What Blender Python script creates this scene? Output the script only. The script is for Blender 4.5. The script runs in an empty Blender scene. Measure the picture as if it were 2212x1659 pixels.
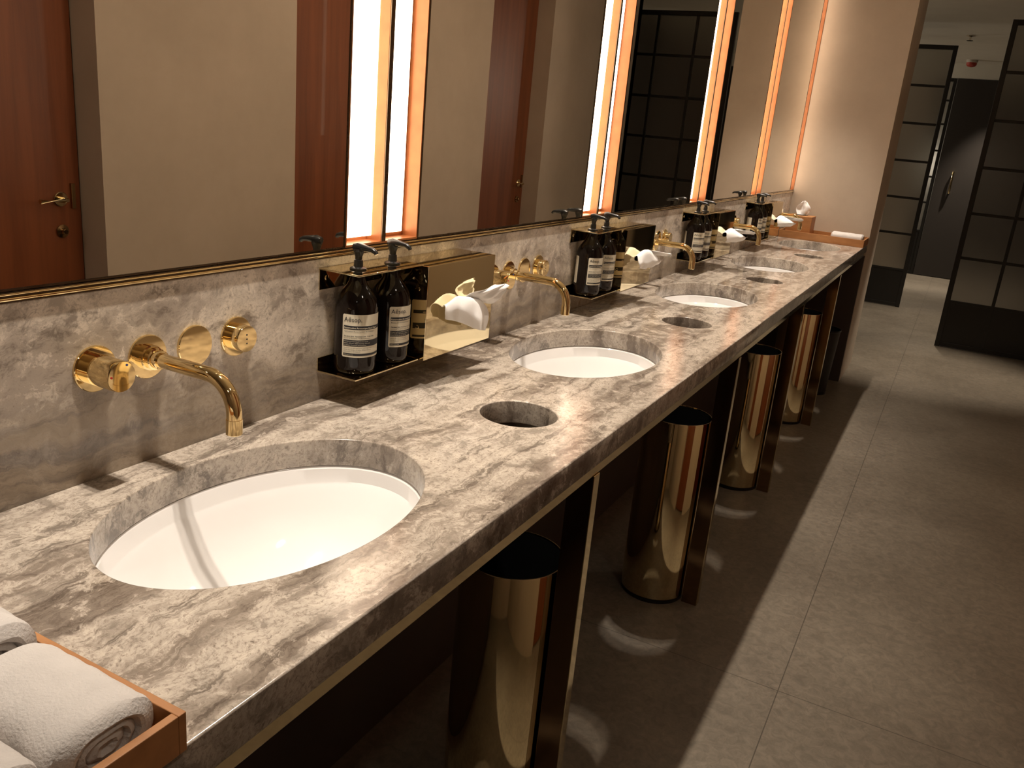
import bpy, bmesh, math, random
from mathutils import Vector, Matrix, noise
PI = math.pi
SC = bpy.context.scene
COL = SC.collection
random.seed(7)

# ------------------------------------------------------------------ camera
Z = 0.89                      # height of the worktop above the floor
S = 1.0914                    # spacing of one washing place along the wall
CX = 0.98038                  # camera distance from the splashback
cam = bpy.data.cameras.new('camera')
cam.sensor_fit = 'HORIZONTAL'; cam.sensor_width = 36.0
cam.lens = 1825.085 / 2212 * 36.0
cam.clip_start = 0.02
camo = bpy.data.objects.new('camera', cam); COL.objects.link(camo)
Mr = ((0.8792145, 0.4680120, 0.0891437), (0.2136837, -0.2201419, -0.9517756), (-0.4258181, 0.8558635, -0.2935585))
r_, d_, f_ = Vector(Mr[0]), Vector(Mr[1]), Vector(Mr[2])
mw = Matrix.Identity(4)
for i in range(3):
    mw[i][0] = r_[i]; mw[i][1] = -d_[i]; mw[i][2] = -f_[i]
mw[0][3], mw[1][3], mw[2][3] = CX, 0.0, Z + 0.52
camo.matrix_world = mw
SC.camera = camo

# ------------------------------------------------------------------ world, exposure, lights
w = bpy.data.worlds.new('world'); SC.world = w; w.use_nodes = True
w.node_tree.nodes['Background'].inputs[0].default_value = (1.0, 0.86, 0.7, 1)
w.node_tree.nodes['Background'].inputs[1].default_value = 0.005
SC.view_settings.view_transform = 'Standard'; SC.view_settings.look = 'None'
SC.view_settings.gamma = 1.0; SC.view_settings.exposure = 0.0
SC.view_settings.use_curve_mapping = False

def spot(x, y, z, power, size, blend, color=(1, 0.84, 0.66), radius=0.018, aim=(0, 0, -1)):
    l = bpy.data.lights.new('spot_light', 'SPOT'); l.energy = power; l.spot_size = math.radians(size)
    l.spot_blend = blend; l.color = color; l.shadow_soft_size = radius
    o = bpy.data.objects.new('spot_light', l); COL.objects.link(o); o.location = (x, y, z)
    o.rotation_euler = Vector(aim).to_track_quat('-Z', 'Y').to_euler()
    return o
WARM = (1.0, 0.89, 0.76)
for i in range(5):            # two downlights above every basin
    for dy in (-0.03, 0.045):
        spot(0.185, 0.807 + S * i + dy, Z + 1.66, 80, 61, 1.0, WARM)
# downlights in the aisle and in the passage behind the end wall
for (x, y, p, sz) in ((1.02, 6.60, 230, 46), (0.85, 8.35, 210, 60), (0.80, 10.4, 150, 60), (1.10, 11.80, 260, 66)):
    spot(x, y, Z + 1.66, p, sz, 0.8, (1, 0.88, 0.72), 0.03)
for (x, y, z, p) in ((-2.3, 11.3, Z + 1.0, 60), (0.30, 12.9, Z + 0.5, 3), (-1.6, 7.6, Z + 1.0, 16)):   # added unseen point lights that brighten the passage and its glass
    l = bpy.data.lights.new('added_fill_light', 'POINT'); l.energy = p; l.color = (1, 0.9, 0.76); l.shadow_soft_size = 0.12
    o = bpy.data.objects.new('added_fill_light', l); COL.objects.link(o); o.location = (x, y, z)
for (x, y, p) in ((1.40, 1.0, 11), (1.40, 3.4, 10), (1.40, -0.6, 11)):
    spot(x, y, Z + 1.66, p, 150, 1.0, (1, 0.88, 0.74), 0.08)

# ------------------------------------------------------------------ helpers
def link(o): COL.objects.link(o); return o
def finish(bm, name, mat, parent=None, smooth=False, mats=None):
    me = bpy.data.meshes.new(name)
    bmesh.ops.recalc_face_normals(bm, faces=bm.faces)
    bm.to_mesh(me); bm.free()
    for m in (mats or [mat]): me.materials.append(m)
    if smooth:
        for p in me.polygons: p.use_smooth = True
        try: me.set_sharp_from_angle(angle=math.radians(35))
        except Exception: pass
    o = link(bpy.data.objects.new(name, me))
    if parent: o.parent = parent
    return o
def box(bm, x0, x1, y0, y1, z0, z1, bev=0.0, mi=0):
    vs = [bm.verts.new((x, y, z)) for x in (x0, x1) for y in (y0, y1) for z in (z0, z1)]
    F = [(0, 1, 3, 2), (4, 6, 7, 5), (0, 4, 5, 1), (2, 3, 7, 6), (0, 2, 6, 4), (1, 5, 7, 3)]
    fs = [bm.faces.new([vs[i] for i in f]) for f in F]
    for f in fs: f.material_index = mi
    if bev > 0:
        es = list({e for f in fs for e in f.edges})
        bmesh.ops.bevel(bm, geom=es, offset=bev, segments=2, affect='EDGES', profile=0.5)
    return vs
def lathe(bm, prof, seg=48, c=(0, 0, 0), axis='Z', sx=1.0, sy=1.0, cap0=False, cap1=False, mi=0):
    rings = []
    for (r, h) in prof:
        ring = []
        for k in range(seg):
            a = 2 * PI * k / seg
            u, v = r * sx * math.cos(a), r * sy * math.sin(a)
            p = {'Z': (u, v, h), 'X': (h, u, v), 'Y': (u, h, v)}[axis]
            ring.append(bm.verts.new((p[0] + c[0], p[1] + c[1], p[2] + c[2])))
        rings.append(ring)
    for a, b in zip(rings, rings[1:]):
        for k in range(seg):
            f = bm.faces.new((a[k], a[(k + 1) % seg], b[(k + 1) % seg], b[k])); f.material_index = mi
    if cap0: bm.faces.new(rings[0]).material_index = mi
    if cap1: bm.faces.new(rings[-1]).material_index = mi
    return rings
def tube(bm, pts, r, seg=20, caps=True):
    pts = [Vector(p) for p in pts]; rings = []
    if not isinstance(r, (list, tuple)): r = [r] * len(pts)
    up = Vector((0, 1, 0))
    for i, p in enumerate(pts):
        t = (pts[min(i + 1, len(pts) - 1)] - pts[max(i - 1, 0)]).normalized()
        a = t.cross(up)
        if a.length < 1e-3: a = t.cross(Vector((1, 0, 0)))
        a.normalize(); b = t.cross(a).normalized()
        rings.append([bm.verts.new(p + (a * math.cos(2 * PI * k / seg) + b * math.sin(2 * PI * k / seg)) * r[i]) for k in range(seg)])
    for a, b in zip(rings, rings[1:]):
        for k in range(seg): bm.faces.new((a[k], a[(k + 1) % seg], b[(k + 1) % seg], b[k]))
    if caps: bm.faces.new(rings[0]); bm.faces.new(rings[-1])
def thing(name, loc, label, cat, group=None, rz=0):
    o = link(bpy.data.objects.new(name, None)); o.location = loc; o.rotation_euler = (0, 0, rz)
    o.empty_display_size = 0.05
    tag(o, label, cat, group); return o
def tag(o, label, cat, group=None):
    o['label'] = label; o['category'] = cat
    if group: o['group'] = group
    return o
def struct(o): o['kind'] = 'structure'; return o
def dup(o, loc, label, rz=None):
    def cp(s, par):
        c = s.copy(); COL.objects.link(c)
        if par: c.parent = par
        for ch in s.children: cp(ch, c)
        return c
    c = cp(o, None); c.location = loc; c['label'] = label
    if rz is not None: c.rotation_euler[2] = rz
    return c
def flat_plate(name, outline, holes, z0, z1, bev, mat, parent=None):
    """flat plate with holes and eased edges, from a filled curve turned to mesh"""
    cu = bpy.data.curves.new(name, 'CURVE'); cu.dimensions = '2D'; cu.fill_mode = 'BOTH'
    cu.extrude = (z1 - z0) / 2 - bev; cu.bevel_depth = bev; cu.bevel_resolution = 2; cu.offset = -bev
    for P in [outline] + holes:
        sp = cu.splines.new('POLY'); sp.points.add(len(P) - 1); sp.use_cyclic_u = True
        for q, (x, y) in zip(sp.points, P): q.co = (x, y, 0, 1)
    t = link(bpy.data.objects.new(name + '_curve', cu))
    dg = bpy.context.evaluated_depsgraph_get()
    me = bpy.data.meshes.new_from_object(t.evaluated_get(dg))
    bpy.data.objects.remove(t); bpy.data.curves.remove(cu)
    me.transform(Matrix.Translation((0, 0, (z0 + z1) / 2)))
    me.materials.clear(); me.materials.append(mat)
    o = link(bpy.data.objects.new(name, me))
    if parent: o.parent = parent
    return o
def ell(cx, cy, rx, ry, n=96, rev=True):
    P = [(cx + rx * math.cos(2 * PI * k / n), cy + ry * math.sin(2 * PI * k / n)) for k in range(n)]
    return P[::-1] if rev else P

# ------------------------------------------------------------------ materials
def new_mat(name):
    m = bpy.data.materials.new(name); m.use_nodes = True
    return m, m.node_tree.nodes, m.node_tree.links, m.node_tree.nodes['Principled BSDF']
def simple(name, col, rough=0.5, metal=0.0, bump=0.0, bscale=200, var=0.0, vscale=5, spec=None, coat=0):
    m, N, L, B = new_mat(name)
    B.inputs['Base Color'].default_value = (*col, 1); B.inputs['Roughness'].default_value = rough
    B.inputs['Metallic'].default_value = metal
    if spec is not None: B.inputs['Specular IOR Level'].default_value = spec
    if coat: B.inputs['Coat Weight'].default_value = coat
    tc = N.new('ShaderNodeTexCoord')
    if var:
        n = N.new('ShaderNodeTexNoise'); n.inputs['Scale'].default_value = vscale; n.inputs['Detail'].default_value = 6
        L.new(tc.outputs['Object'], n.inputs['Vector'])
        mr = N.new('ShaderNodeMapRange'); mr.inputs[3].default_value = 1 - var; mr.inputs[4].default_value = 1 + var
        mr.inputs[1].default_value = 0.3; mr.inputs[2].default_value = 0.7
        L.new(n.outputs[0], mr.inputs[0])
        hs = N.new('ShaderNodeHueSaturation'); hs.inputs['Color'].default_value = (*col, 1)
        L.new(mr.outputs[0], hs.inputs['Value']); L.new(hs.outputs[0], B.inputs['Base Color'])
    if bump:
        n = N.new('ShaderNodeTexNoise'); n.inputs['Scale'].default_value = bscale; n.inputs['Detail'].default_value = 4
        L.new(tc.outputs['Object'], n.inputs['Vector'])
        b = N.new('ShaderNodeBump'); b.inputs['Strength'].default_value = bump; b.inputs['Distance'].default_value = 0.002
        L.new(n.outputs[0], b.inputs['Height']); L.new(b.outputs[0], B.inputs['Normal'])
    return m
def ramp(N, stops):
    r = N.new('ShaderNodeValToRGB'); e = r.color_ramp.elements
    while len(e) < len(stops): e.new(0.5)
    for q, (p, c) in zip(e, stops): q.position = p; q.color = (*c, 1)
    return r
def stone(name, scl, rot=7, low=None, wob=0.1, rough=0.16, light=(0.60, 0.52, 0.44), mid=(0.36, 0.30, 0.25), dark=(0.15, 0.115, 0.09), shift=0.0):
    """silver travertine: cloudy cream ground, brown bands and thin streaks across scl's long axis, fine grain and pits"""
    m, N, L, B = new_mat(name)
    tc = N.new('ShaderNodeTexCoord')
    def noise_(vec, sc, det, ro, dist=0.0):
        n = N.new('ShaderNodeTexNoise'); n.inputs['Scale'].default_value = sc; n.inputs['Detail'].default_value = det
        n.inputs['Roughness'].default_value = ro; n.inputs['Distortion'].default_value = dist
        L.new(vec, n.inputs['Vector']); return n
    def rng(src, a, b, c, d):
        q = N.new('ShaderNodeMapRange'); q.interpolation_type = 'SMOOTHSTEP'
        for i, v in zip((1, 2, 3, 4), (a, b, c, d)): q.inputs[i].default_value = v
        L.new(src, q.inputs[0]); return q.outputs[0]
    def mapped(vec, sc, rz=0):
        p = N.new('ShaderNodeMapping'); p.inputs['Scale'].default_value = sc; p.inputs['Rotation'].default_value = (0, 0, math.radians(rz)); L.new(vec, p.inputs['Vector']); return p.outputs[0]
    def warp(vec, sc, amt, det=6):
        wn = noise_(vec, sc, det, 0.6)
        q = N.new('ShaderNodeVectorMath'); q.operation = 'SUBTRACT'; q.inputs[1].default_value = (0.5, 0.5, 0.5); L.new(wn.outputs['Color'], q.inputs[0])
        k = N.new('ShaderNodeVectorMath'); k.operation = 'SCALE'; k.inputs['Scale'].default_value = amt; L.new(q.outputs[0], k.inputs[0])
        a = N.new('ShaderNodeVectorMath'); a.operation = 'ADD'; L.new(vec, a.inputs[0]); L.new(k.outputs[0], a.inputs[1]); return a.outputs[0]
    def mixc(f, a, b, mode='MIX'):
        q = N.new('ShaderNodeMix'); q.data_type = 'RGBA'; q.blend_type = mode
        if isinstance(f, float): q.inputs[0].default_value = f
        else: L.new(f, q.inputs[0])
        for i, v in ((6, a), (7, b)):
            if isinstance(v, tuple): q.inputs[i].default_value = (*v, 1)
            else: L.new(v, q.inputs[i])
        return q.outputs[2]
    W = warp(tc.outputs['Object'], 2.2, wob)
    W2 = warp(W, 34, 0.020, 8)
    bands = noise_(mapped(W2, scl, rot), 1.0, 5, 0.55)
    streak = noise_(mapped(W2, tuple(v * 3.1 for v in scl), rot), 1.0, 9, 0.74)
    cloud = noise_(mapped(W2, (1, 0.72, 0.8), rot), 30, 10, 0.74, 0.2)
    grain = noise_(mapped(W2, (1, 0.6, 0.8), rot), 230, 8, 0.8, 0.2)
    c = mixc(rng(bands.outputs[0], 0.43 + shift, 0.58 + shift, 0.0, 1.0), light, mid)
    c = mixc(rng(streak.outputs[0], 0.535, 0.62, 0.0, 0.72), c, dark)
    c = mixc(rng(streak.outputs[0], 0.47, 0.40, 0.0, 0.6), c, light)
    c = mixc(rng(cloud.outputs[0], 0.51, 0.62, 0.0, 0.50), c, dark)
    c = mixc(rng(cloud.outputs[0], 0.49, 0.40, 0.0, 0.7), c, tuple(min(1, v * 1.2) for v in light))
    c = mixc(rng(grain.outputs[0], 0.48, 0.60, 0.0, 0.65), c, mid)
    c = mixc(rng(grain.outputs[0], 0.60, 0.66, 0.0, 0.75), c, dark)
    if low:      # an ochre and brown bed running through the slab below height low
        sp = N.new('ShaderNodeSeparateXYZ'); L.new(warp(W2, 1.6, 0.16), sp.inputs[0])
        bed = noise_(mapped(W2, (1.0, 3.0, 42.0)), 1.0, 8, 0.7)
        bedc = mixc(rng(bed.outputs[0], 0.42, 0.60, 0.0, 1.0), (0.30, 0.235, 0.165), (0.12, 0.09, 0.068))
        c = mixc(rng(sp.outputs[2], low + 0.045, low - 0.03, 0.0, 0.75), c, bedc)
    L.new(c, B.inputs['Base Color'])
    L.new(rng(cloud.outputs[0], 0.35, 0.65, rough * 0.8, rough * 1.6), B.inputs['Roughness'])
    bp = N.new('ShaderNodeBump'); bp.inputs['Strength'].default_value = 0.08; bp.inputs['Distance'].default_value = 0.0008
    L.new(grain.outputs[0], bp.inputs['Height']); L.new(bp.outputs[0], B.inputs['Normal'])
    return m
def tiled(name, c1, c2, tile, origin, rough, axes='XY', seamcol=(0.03, 0.025, 0.02), seamw=0.0022, nscale=1.6, seam_mix=0.8, speck=0.0, brick=False):
    """large format tiles with hairline joints drawn in object space"""
    m, N, L, B = new_mat(name)
    tc = N.new('ShaderNodeTexCoord'); sp = N.new('ShaderNodeSeparateXYZ'); L.new(tc.outputs['Object'], sp.inputs[0])
    def joint(ax, size, org):
        a = N.new('ShaderNodeMath'); a.operation = 'SUBTRACT'; a.inputs[1].default_value = org; L.new(sp.outputs[ax], a.inputs[0])
        b = N.new('ShaderNodeMath'); b.operation = 'PINGPONG'; b.inputs[1].default_value = size / 2; L.new(a.outputs[0], b.inputs[0])
        c = N.new('ShaderNodeMath'); c.operation = 'LESS_THAN'; c.inputs[1].default_value = seamw / 2; L.new(b.outputs[0], c.inputs[0])
        return c
    j1 = joint(axes[0], tile[0], origin[0]); j2 = joint(axes[1], tile[1], origin[1])
    mxx = N.new('ShaderNodeMath'); mxx.operation = 'MAXIMUM'; L.new(j1.outputs[0], mxx.inputs[0]); L.new(j2.outputs[0], mxx.inputs[1])
    n = N.new('ShaderNodeTexNoise'); n.inputs['Scale'].default_value = nscale; n.inputs['Detail'].default_value = 9; n.inputs['Roughness'].default_value = 0.65
    L.new(tc.outputs['Object'], n.inputs['Vector'])
    r = ramp(N, [(0.35, c1), (0.65, c2)]); L.new(n.outputs[0], r.inputs[0])
    src = r.outputs[0]
    if speck:
        v = N.new('ShaderNodeTexNoise'); v.inputs['Scale'].default_value = 34; v.inputs['Detail'].default_value = 8; v.inputs['Roughness'].default_value = 0.75; v.inputs['Distortion'].default_value = 0.9
        L.new(tc.outputs['Object'], v.inputs['Vector'])
        q = N.new('ShaderNodeMapRange'); q.inputs[1].default_value = 0.38; q.inputs[2].default_value = 0.62; q.inputs[3].default_value = 1 - speck; q.inputs[4].default_value = 1 + speck
        L.new(v.outputs[0], q.inputs[0])
        h = N.new('ShaderNodeHueSaturation'); L.new(src, h.inputs['Color']); L.new(q.outputs[0], h.inputs['Value']); src = h.outputs[0]
    k = N.new('ShaderNodeMath'); k.operation = 'MULTIPLY'; k.inputs[1].default_value = seam_mix; L.new(mxx.outputs[0], k.inputs[0])
    mi = N.new('ShaderNodeMix'); mi.data_type = 'RGBA'; mi.inputs[7].default_value = (*seamcol, 1)
    L.new(k.outputs[0], mi.inputs[0]); L.new(src, mi.inputs[6]); L.new(mi.outputs[2], B.inputs['Base Color'])
    B.inputs['Roughness'].default_value = rough
    return m
def wood(name, c1, c2, axis_scale=(9, 9, 0.6), rough=0.4, coat=0.0, sc=3.0):
    m, N, L, B = new_mat(name)
    tc = N.new('ShaderNodeTexCoord'); mp = N.new('ShaderNodeMapping'); mp.inputs['Scale'].default_value = axis_scale
    L.new(tc.outputs['Object'], mp.inputs['Vector'])
    n = N.new('ShaderNodeTexNoise'); n.inputs['Scale'].default_value = sc; n.inputs['Detail'].default_value = 8; n.inputs['Roughness'].default_value = 0.6; n.inputs['Distortion'].default_value = 0.3
    L.new(mp.outputs[0], n.inputs['Vector'])
    r = ramp(N, [(0.33, c1), (0.68, c2)]); L.new(n.outputs[0], r.inputs[0]); L.new(r.outputs[0], B.inputs['Base Color'])
    B.inputs['Roughness'].default_value = rough; B.inputs['Coat Weight'].default_value = coat
    return m
def brass(name, col, rough, wave=0.0):
    m, N, L, B = new_mat(name)
    B.inputs['Metallic'].default_value = 1.0; B.inputs['Base Color'].default_value = (*col, 1)
    tc = N.new('ShaderNodeTexCoord'); n = N.new('ShaderNodeTexNoise'); n.inputs['Scale'].default_value = 14; n.inputs['Detail'].default_value = 5
    L.new(tc.outputs['Object'], n.inputs['Vector'])
    q = N.new('ShaderNodeMapRange'); q.inputs[3].default_value = rough * 0.6; q.inputs[4].default_value = rough * 1.5
    L.new(n.outputs[0], q.inputs[0]); L.new(q.outputs[0], B.inputs['Roughness'])
    return m

M_COUNTER = stone('silver_travertine_worktop', (13, 0.9, 1.2), 5, None, 0.15, 0.10, (0.47, 0.408, 0.342), (0.205, 0.165, 0.133), (0.072, 0.054, 0.042))
M_SPLASH = stone('silver_travertine_upstand', (1.0, 2.2, 5.0), 0, Z + 0.085, 0.16, 0.24, (0.70, 0.62, 0.53), (0.43, 0.365, 0.305), (0.155, 0.122, 0.098), 0.02)
M_BASIN = simple('white_ceramic', (0.80, 0.78, 0.765), 0.08, coat=0.3)
M_GOLD = brass('polished_gold', (0.91, 0.72, 0.39), 0.05)
M_BRASS = brass('polished_brass', (0.74, 0.63, 0.40), 0.045)
M_BRASS_D = brass('bronze_brass', (0.42, 0.30, 0.16), 0.16)
M_BRONZE = brass('dark_bronze_sheet', (0.30, 0.20, 0.12), 0.09)
M_DRAIN = brass('drain_metal', (0.75, 0.7, 0.6), 0.1)
M_MIRROR, _N, _L, _B = new_mat('mirror_glass')
_B.inputs['Metallic'].default_value = 1; _B.inputs['Base Color'].default_value = (0.84, 0.82, 0.76, 1); _B.inputs['Roughness'].default_value = 0.0
M_FRAME = brass('dark_mirror_edge', (0.16, 0.12, 0.08), 0.25)
M_COPPER = simple('copper_lining', (0.36, 0.135, 0.045), 0.34, 0.3, var=0.12, vscale=30)
def emis(name, col, st):
    m, N, L, B = new_mat(name)
    B.inputs['Base Color'].default_value = (0.9, 0.85, 0.78, 1); B.inputs['Emission Color'].default_value = (*col, 1); B.inputs['Emission Strength'].default_value = st
    return m
M_GLOW = emis('warm_light_tube', (1.0, 0.79, 0.58), 6.0)
M_WALL = tiled('beige_stone_wall', (0.44, 0.35, 0.27), (0.51, 0.41, 0.32), (0.8, 1.2), (0.3, 0.35), 0.55, 'YZ', (0.46, 0.38, 0.30), 0.003, 1.5, 0.2)
M_WALLX = tiled('beige_stone_end_wall', (0.47, 0.385, 0.30), (0.56, 0.465, 0.365), (1.6, 1.3), (-0.9, 0.33), 0.5, 'XZ', (0.46, 0.38, 0.30), 0.003, 2.0, 0.15)
M_PLASTER = simple('plaster_ceiling', (0.74, 0.70, 0.60), 0.9, var=0.03)
M_FLOOR = tiled('grey_brown_floor_stone', (0.135, 0.110, 0.082), (0.200, 0.166, 0.126), (1.2, 2.4), (0.815, 2.13), 0.42, 'XY', (0.05, 0.04, 0.03), 0.0028, 1.3, 0.75, 0.20)
M_DARKWALL = simple('dark_brown_panel', (0.06, 0.043, 0.034), 0.6, var=0.15)
M_UNDER = simple('cabinet_back_and_end_shade', (0.055, 0.038, 0.030), 0.5, var=0.1)  # back panel colour, also the painted shade on the end wall
M_DOORWOOD = wood('red_brown_timber', (0.14, 0.036, 0.011), (0.23, 0.066, 0.021), (7, 7, 0.35), 0.38, 0.1)
M_TRAY = wood('orange_brown_timber', (0.30, 0.125, 0.040), (0.42, 0.19, 0.065), (3, 9, 9), 0.45)
M_STEEL = simple('blackened_steel', (0.018, 0.016, 0.014), 0.35, 0.3)
M_DOORBLK = simple('black_satin_door', (0.034, 0.028, 0.024), 0.42, spec=0.5)
M_BLACK = simple('black_plastic', (0.012, 0.011, 0.010), 0.25)
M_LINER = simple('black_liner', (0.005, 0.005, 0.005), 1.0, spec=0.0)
M_AMBER = simple('dark_amber_glass', (0.008, 0.005, 0.004), 0.03, spec=0.35)
M_PAPER = simple('cream_label_paper', (0.66, 0.60, 0.47), 0.6)
M_INK = simple('label_ink', (0.018, 0.018, 0.022), 0.6)
M_TISSUE = simple('tissue_paper', (0.95, 0.935, 0.92), 0.9, bump=0.25, bscale=900)
M_TOWEL = simple('terry_cotton', (0.56, 0.52, 0.49), 1.0, bump=0.55, bscale=380, var=0.05, vscale=40)
M_RED = simple('red_dot', (0.5, 0.03, 0.02), 0.4)
M_BLUE = simple('blue_dot', (0.03, 0.05, 0.25), 0.4)
M_MESH = simple('black_wire_mesh', (0.03, 0.024, 0.02), 0.5, 0.4, bump=0.8, bscale=300)
M_ALARM = simple('red_alarm_plastic', (0.45, 0.05, 0.03), 0.4)
M_WHITEPL = simple('off_white_plastic', (0.55, 0.5, 0.42), 0.5)
# smoked glass of the steel partitions
M_SMOKE, N_, L_, B_ = new_mat('smoked_frosted_glass')
B_.inputs['Base Color'].default_value = (0.40, 0.385, 0.35, 1); B_.inputs['Transmission Weight'].default_value = 1.0
B_.inputs['Roughness'].default_value = 0.30; B_.inputs['IOR'].default_value = 1.45
M_FROST, N_, L_, B_ = new_mat('white_frosted_glass')
B_.inputs['Base Color'].default_value = (0.8, 0.77, 0.7, 1); B_.inputs['Transmission Weight'].default_value = 1.0; B_.inputs['Roughness'].default_value = 0.6

# ------------------------------------------------------------------ room shell
YE = 5.72; YN = -1.6; HC = Z + 1.70; XR = 1.75; YF = 12.25
def sbox(name, x0, x1, y0, y1, z0, z1, m, bev=0):
    bm = bmesh.new(); box(bm, x0, x1, y0, y1, z0, z1, bev); return struct(finish(bm, name, m))
sbox('floor', -3.2, 4.0, YN - .2, YF + 1.3, -0.08, 0, M_FLOOR)
sbox('ceiling', -3.2, 4.0, YN - .2, YF + 1.3, HC, HC + 0.1, M_PLASTER)
sbox('wall_left', -0.30, -0.045, YN, YE + 0.2, 0, HC, M_DARKWALL)
sbox('wall_end', -3.2, 0.505, YE, 6.34, 0, HC, M_WALLX)
sbox('wall_near', -0.3, XR + 0.6, YN - 0.15, YN, 0, HC, M_WALL)
sbox('wall_far', -3.2, 4.0, YF + 1.2, YF + 1.32, 0, HC, M_PLASTER)
sbox('wall_corridor_left', -3.2, -3.05, 6.34, YF + 1.2, 0, HC, M_DARKWALL)
# right hand wall with three recessed timber doors
openings = [(1.23, 2.064), (3.061, 3.895), (4.777, 5.611)]
DT = 2.35
bm = bmesh.new()
y = YN
for a, b in openings:
    box(bm, XR, XR + 0.13, y, a, 0, HC); box(bm, XR, XR + 0.13, a, b, DT, HC); y = b
box(bm, XR, XR + 0.13, y, 7.28, 0, HC)
bmesh.ops.remove_doubles(bm, verts=bm.verts, dist=1e-5)
struct(finish(bm, 'wall_right', M_WALL))
sbox('wall_right_backing', XR + 0.30, XR + 0.42, YN, 7.28, 0, HC, M_DARKWALL)
sbox('wall_corridor_right', 2.35, 2.5, 7.28, YF + 1.2, 0, HC, M_DARKWALL)
sbox('trim_1', XR + 0.0, 2.35, 7.20, 7.28, 0, HC, M_WALL)
for i, (a, b) in enumerate(openings):
    d = struct(finish((lambda bm: (box(bm, XR + 0.125, XR + 0.165, a + 0.004, b - 0.004, 0.008, DT - 0.004, 0.002), bm)[1])(bmesh.new()), 'door_%d' % (i + 1), M_DOORWOOD))
    # lever handle: rose, spindle and grip, parts of the door
    bm = bmesh.new(); yh = b - 0.085; zh = Z + 0.118; xs = XR + 0.125
    lathe(bm, [(0.0245, xs), (0.026, xs - 0.003), (0.026, xs - 0.008), (0.024, xs - 0.010)], 32, (0, yh, zh), 'X', cap0=True, cap1=True)
    tube(bm, [(xs - 0.008, yh, zh), (xs - 0.030, yh, zh), (xs - 0.045, yh - 0.004, zh), (xs - 0.052, yh - 0.016, zh), (xs - 0.052, yh - 0.11, zh)], 0.0085, 16)
    finish(bm, 'door_handle', M_BRASS, d, True)
    bm = bmesh.new(); box(bm, xs - 0.012, xs, b - 0.045, b - 0.030, zh - 0.035, zh + 0.055, 0.002); finish(bm, 'latch_plate', M_BRASS_D, d)
    bm = bmesh.new()
    lathe(bm, [(0.022, xs), (0.0235, xs - 0.003), (0.0235, xs - 0.007), (0.012, xs - 0.009), (0.010, xs - 0.022), (0.008, xs - 0.024)], 28, (0, yh, Z + 0.004), 'X', cap0=True, cap1=True)
    finish(bm, 'thumb_turn', M_BRASS_D, d, True)

# ------------------------------------------------------------------ steel and glass partitions
def partition(name, x0, x1, y, mull, ztop, label, rz_list, base_top, cat='partition', glass=M_SMOKE, group=None):
    t = thing(name, (x0, y, 0), label, cat, group)
    W = x1 - x0; fw = 0.038; dp = 0.035
    bm = bmesh.new()
    box(bm, 0, fw, -dp / 2, dp / 2, 0.0, ztop, 0.002); box(bm, W - fw, W, -dp / 2, dp / 2, 0.0, ztop, 0.002)
    box(bm, fw, W - fw, -dp / 2, dp / 2, ztop - fw, ztop, 0.002); box(bm, fw, W - fw, -dp / 2, dp / 2, 0.006, 0.04, 0.002)
    finish(bm, 'frame', M_STEEL, t)
    for z in rz_list:
        bm = bmesh.new(); box(bm, fw, W - fw, -0.012, 0.012, z - 0.011, z + 0.011, 0.002); finish(bm, 'glazing_bar', M_STEEL, t)
    for m in mull:
        bm = bmesh.new(); box(bm, m - x0 - 0.012, m - x0 + 0.012, -0.0125, 0.0125, 0.04, ztop - fw, 0.002); finish(bm, 'glazing_bar', M_STEEL, t)
    xs = [fw] + [m - x0 for m in mull] + [W - fw]
    zs = [base_top] + [z for z in rz_list if z > base_top + 0.01] + [ztop - fw]
    for a, b in zip(xs, xs[1:]):
        for c, d in zip(zs, zs[1:]):
            bm = bmesh.new(); box(bm, a, b, -0.003, 0.003, c, d); finish(bm, 'glass_pane', glass, t)
    bm = bmesh.new(); box(bm, fw, W - fw, -0.009, 0.009, 0.04, base_top); finish(bm, 'kick_panel', M_STEEL, t)
    return t
rungs = [Z + v for v in (-0.521, -0.170, 0.173, 0.518, 0.863, 1.205)]
partition('steel_partition', 1.005, 2.30, 7.56, [1.345, 1.690, 2.0], Z + 1.565, 'wide black steel partition of smoked glass squares standing out from the right', rungs, Z - 0.521)
partition('steel_partition', -0.80, 0.620, 9.25, [-0.45, -0.10, 0.26], Z + 1.565, 'black steel glass partition just behind the lit end wall', rungs, Z - 0.521)
t = partition('glazed_sidelight', 0.37, 0.575, YF, [], Z + 1.53, 'narrow column of pale glass panes left of the far black door', [Z + v for v in (-0.33, 0.03, 0.35, 0.67, 0.99, 1.27)], Z - 0.33, glass=M_FROST)
bm = bmesh.new(); box(bm, 0, 2.0, -0.03, 0.03, 0.008, Z + 1.53, 0.003)
fd = finish(bm, 'door_4', M_DOORBLK); fd.location = (0.58, YF, 0); struct(fd)
bm = bmesh.new()
tube(bm, [(0.19, -0.03, Z + 0.43), (0.19, -0.075, Z + 0.43), (0.19, -0.082, Z + 0.41), (0.19, -0.082, Z + 0.20), (0.19, -0.075, Z + 0.18), (0.19, -0.03, Z + 0.18)], 0.014, 14)
finish(bm, 'door_handle', M_BRASS, fd, True)

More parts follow.
